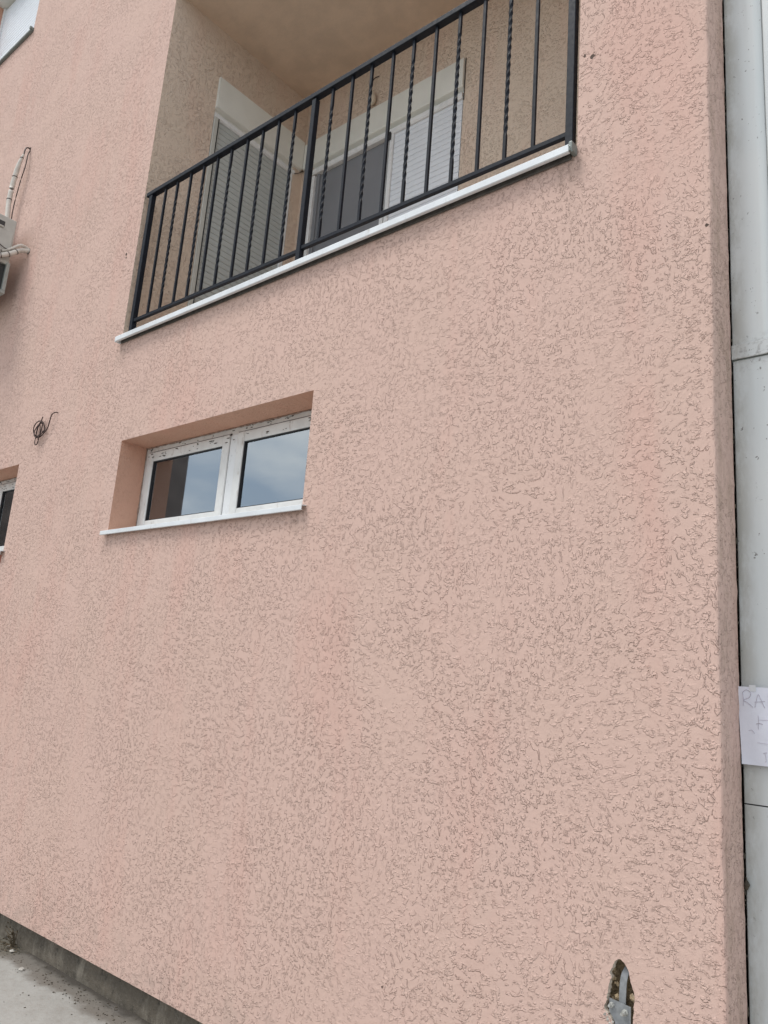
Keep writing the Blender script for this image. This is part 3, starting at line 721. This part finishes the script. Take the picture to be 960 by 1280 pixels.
pl = [(-1.116, .634), (-1.053, .624), (-1.052, .47), (-1.098, .47), (-1.099, .573), (-1.117, .60)]
f0 = [bm.verts.new((x, .004+.004*(x+1.08)/.03, z)) for x, z in pl]; f1 = [bm.verts.new((x, .008+.004*(x+1.08)/.03, z)) for x, z in pl]
bm.faces.new(f0); bm.faces.new(f1[::-1])
for k in range(6): bm.faces.new((f0[k], f0[(k+1) % 6], f1[(k+1) % 6], f1[k]))
obj('plate', bm, M['galv'], st)
for x_, z_ in ((-1.108, .618), (-1.069, .606)):
    bm = B(); tube(bm, [(x_, .006, z_), (x_, .002, z_)], .0095, 12); tube(bm, [(x_, .003, z_), (x_, -.010, z_)], .0078, 6); tube(bm, [(x_, -.009, z_), (x_-.001, -.020, z_)], .0044, 8); obj('bolt', bm, M['bolt'], st)

# ================================================================== CLADDING AT THE RIGHT
cl = thing('metal_cladding', 'pale grey white sheet metal cladding beside the right corner of the pink wall', 'cladding', (-.4, .2, 0))
def sheet(x0, x1, z0, z1, y, prof_, name='panel'):
    bm = B(); nz_ = 24; R2 = []
    pts = [(0, .035), (.0, .003), (.0012, .0006), (.004, 0)]+[(t, .0005*math.sin(t*34)) for t in [.02+.02*i for i in range(int((x1-x0-.03)/.02))]]+[(x1-x0, 0), (x1-x0, .035)]
    for k in range(nz_+1):
        z = z0+(z1-z0)*k/nz_; R2.append([bm.verts.new((x0+a+.001*noise.noise((a*3, z*2, 1)), y+b+.0012*noise.noise((a*4, z*1.5, 9)), z)) for a, b in pts])
    for a, b in zip(R2, R2[1:]):
        for q in range(len(pts)-1): bm.faces.new((a[q], a[q+1], b[q+1], b[q]))
    return obj(name, bm, M['clad'], cl, smooth=True)
PX0 = -.7735
sheet(PX0, 1.6, -.13, 1.229, .2, None); sheet(PX0, 1.6, 1.233, 2.7055, .2, None); sheet(PX0, -.640, 2.716, 7.0, .198, None); sheet(-.6365, 1.6, 2.716, 7.0, .195, None)
obj('flashing', bx(PX0-.002, 1.6, .191, .1975, 2.708, 2.762, bev=.002), M['clad'], cl)
obj('joint_seal', bx(PX0-.002, 1.6, .1992, .215, 2.7045, 2.709), M['ac_frame'], cl)
obj('joint_seal', bx(PX0, 1.6, .203, .215, 1.226, 1.236), M['gasket'], cl)
obj('backing', bx(-1.0, 1.6, .30, .34, -.4, 7.0), M['dark'], cl)
# foam crumbs in the dark gap
bm = B()
for k in range(90):
    z = random.uniform(.3, 4.4); r_ = random.uniform(.001, .003)
    bmesh.ops.create_icosphere(bm, subdivisions=1, radius=r_, matrix=Matrix.Translation((random.uniform(-.776, -.773), random.uniform(.186, .20), z)) @ Matrix.Diagonal((1, 1, random.uniform(1, 4), 1)))
o = obj('gap_debris', bm, M['dirtbit'], cl); o['kind'] = 'stuff'
o = obj('debris_lump', tube(B(), [(-.770, .192, .985), (-.766, .186, 1.0), (-.769, .188, 1.02)], [.004, .009, .003], 7), M['dirtbit'], cl)

# paper notice with handwriting
pn = thing('paper_notice', 'white paper sheet with faint handwriting taped on the metal cladding', 'paper notice', (-.73, .18, 1.35))
bm = B(); nx_, nz_ = 12, 12; PXa, PXb, PZa, PZb = -.7785, -.565, 1.350, 1.586
def pap(u, v):
    x = PXa+(PXb-PXa)*u+.010*(1-v)*(1-u); z = PZa+(PZb-PZa)*v
    y = .178+.004*math.sin(u*7+v*3)*(1-v)+.0035*noise.noise((u*4, v*4, 3))-.006*(1-u)**4*(1-v)
    return Vector((x, y, z))
vv = [[bm.verts.new(pap(i/nx_, j/nz_)) for i in range(nx_+1)] for j in range(nz_+1)]
v2 = [[bm.verts.new(pap(i/nx_, j/nz_)+Vector((0, .0006, 0))) for i in range(nx_+1)] for j in range(nz_+1)]
for j in range(nz_):
    for i in range(nx_):
        bm.faces.new((vv[j][i], vv[j][i+1], vv[j+1][i+1], vv[j+1][i])); bm.faces.new((v2[j][i], v2[j+1][i], v2[j+1][i+1], v2[j][i+1]))
obj('sheet', bm, plain('white_paper', (.74, .76, .84), .75, 0, .04, 12, .001, 20), pn, smooth=True)
bm = B()
def pen(pts, r=.0009):
    # pts in paper millimetres from the top left corner
    q = []
    for a, b in pts:
        u, v = a/213., 1-b/236.; q.append(pap(u, v)+Vector((0, -.0008, 0)))
    tube(bm, smooth_path(q, 4), r, 4)
pen([(16, 18), (17, 40), (15, 60)]); pen([(16, 18), (28, 10), (40, 20), (34, 34), (17, 42), (30, 50), (44, 62)])
pen([(50, 62), (56, 40), (62, 22), (70, 42), (78, 62)]); pen([(50, 46), (66, 44), (80, 42)])
pen([(92, 18), (91, 40), (92, 60)]); pen([(92, 20), (104, 16), (110, 28), (94, 38)])
pen([(57, 86), (58, 100), (56, 128)], .0008); pen([(50, 112), (62, 110), (70, 112)], .001); pen([(60, 100), (90, 98), (130, 99)], .0005)
pen([(26, 134), (36, 132), (44, 142)], .0007); pen([(50, 168), (90, 170)], .0005); pen([(66, 198), (76, 196)], .0009); pen([(72, 200), (73, 218), (71, 224)], .0008)
o = obj('handwriting', bm, plain('pencil', (.50, .47, .53), .8), pn)
obj('tape', bx(-.742, -.722, .1745, .1752, 1.572, 1.592), plain('tape', (.70, .72, .74), .3), pn)

# ================================================================== GROUND CLUTTER
def stone(x, y, r, mat, name, label, cat, grp):
    bm = B(); bmesh.ops.create_icosphere(bm, subdivisions=2, radius=r, matrix=Matrix.Translation((x, y, -.14+r*.35)))
    for v in bm.verts:
        d = v.co-Vector((x, y, -.14+r*.35)); k = 1+.5*noise.noise(d/r*1.3+Vector((x*9, y*9, 0))); v.co = Vector((x, y, -.14+r*.35))+Vector((d.x*k*1.3, d.y*k, d.z*k*.7))
    o = obj(name, bm, mat, None, (x, y, -.14)); o['label'] = label; o['category'] = cat
    if grp: o['group'] = grp
    return o
stone(-4.414, -.114, .013, M['pebble'], 'pebble', 'larger whitish pebble on the pavement at the bottom left', 'pebble', 'pebbles on the pavement')
stone(-4.713, -.029, .013, M['pebble'], 'pebble', 'pale pebble lying among the dry weeds', 'pebble', 'pebbles on the pavement')
stone(-4.80, -.01, .010, M['pebble'], 'pebble', 'small pale pebble nearest the left edge of the photo', 'pebble', 'pebbles on the pavement')
bm = B()
for k in range(260):
    x = random.uniform(-4.95, -3.5); y = random.gauss(-.045, .045) if random.random() < .8 else random.uniform(-.5, .03)
    if y > .035: continue
    r_ = random.uniform(.001, .0042)
    bmesh.ops.create_icosphere(bm, subdivisions=1, radius=r_, matrix=Matrix.Translation((x, y, -.139)) @ Matrix.Diagonal((random.uniform(.7, 2), random.uniform(.7, 2), .6, 1)))
o = obj('soil_crumbs', bm, M['dirtbit']); o['kind'] = 'stuff'; o['label'] = 'dark soil crumbs scattered along the foot of the plinth'
wd = thing('dry_weed', 'dry dark weed growing where the concrete plinth meets the pavement', 'weed', (-4.80, .02, -.14))
base = Vector((-4.80, .018, -.14))
for k in range(13):
    a = random.uniform(0, 6.28); h = random.uniform(.04, .11); sp = random.uniform(.02, .10)
    p0 = base+Vector((random.uniform(-.02, .02), random.uniform(-.015, .005), 0)); 
    dx, dy = math.cos(a)*sp, -abs(math.sin(a))*sp*.6
    if k < 3: dx, dy, h = (-.10, -.005, .105) if k == 0 else ((.03, -.005, .10) if k == 1 else (-.03, -.03, .07)); 
    if k > 9: h = .012; dx, dy = -.06-.03*(k-10), -.08+.02*(k-10)
    pts = smooth_path([p0, p0+Vector((dx*.35, dy*.35, h*.6)), p0+Vector((dx, dy, h))], 4)
    bm = tube(B(), pts, [.0035*(1-.75*i/len(pts)) for i in range(len(pts))], 5)
    for j in range(5):
        q = pts[random.randrange(3, len(pts))]; an = random.uniform(0, 6.28); l_ = random.uniform(.008, .02)
        e = q+Vector((math.cos(an)*l_, -abs(math.sin(an))*l_, random.uniform(-.004, .008))); s_ = Vector((0, 0, .0035))
        bm.faces.new([bm.verts.new(q), bm.verts.new((q+e)/2+s_), bm.verts.new(e), bm.verts.new((q+e)/2-s_)])
    obj('stem', bm, M['weed'], wd)

bm = B()
for k in range(110):
    x = random.gauss(-4.765, .045); y = min(.03, random.gauss(-.012, .028)); a = random.uniform(0, 6.28); l_ = random.uniform(.004, .012); w_l = l_*random.uniform(.25, .5)
    c_ = Vector((x, y, -.137+random.uniform(0, .008))); d_ = Vector((math.cos(a), math.sin(a), random.uniform(-.1, .4)))*l_; n_ = Vector((-math.sin(a), math.cos(a), random.uniform(-.3, .3)))*w_l
    t_ = [bm.verts.new(q) for q in (c_-d_, c_+n_, c_+d_, c_-n_)]; u_ = bm.verts.new(c_+Vector((0, 0, -.0015)))
    bm.faces.new(t_)
    for q in range(4): bm.faces.new((t_[q], t_[(q+1) % 4], u_))
o = obj('leaf_litter', bm, M['weed']); o['kind'] = 'stuff'; o['label'] = 'dark dry leaf litter heaped round the weed'

# ================================================================== BUILDING OPPOSITE (seen only mirrored in the panes)
ob = thing('opposite_building', 'dark brown apartment building standing across the yard, mirrored in the window glass', 'building', (-25, -6, -.14))
mb = plain('brown_brickwork', (.21, .17, .15), .9, 0, .2, 2)
obj('wall', bx(-32, -20.6, -11.1, -3.0, -.4, 14), mb, ob)
obj('roof', bx(-32.2, -20.4, -11.3, -2.8, 14.002, 14.4), M['dark'], ob)
wp = None
for j in range(4):
    for i in range(3):
        if wp is None: wp = obj('window', bx(-20.62, -20.56, -10.2, -8.8, 1.2, 2.6), M['white'], ob); gp = obj('pane', bx(-20.565, -20.55, -10.1, -8.9, 1.3, 2.5), M['gasket'], wp)
        else:
            a = wp.copy(); C.objects.link(a); a.parent = ob; a.location = wp.location+Vector((0, i*2.6, j*3.1))
            b = gp.copy(); C.objects.link(b); b.parent = a
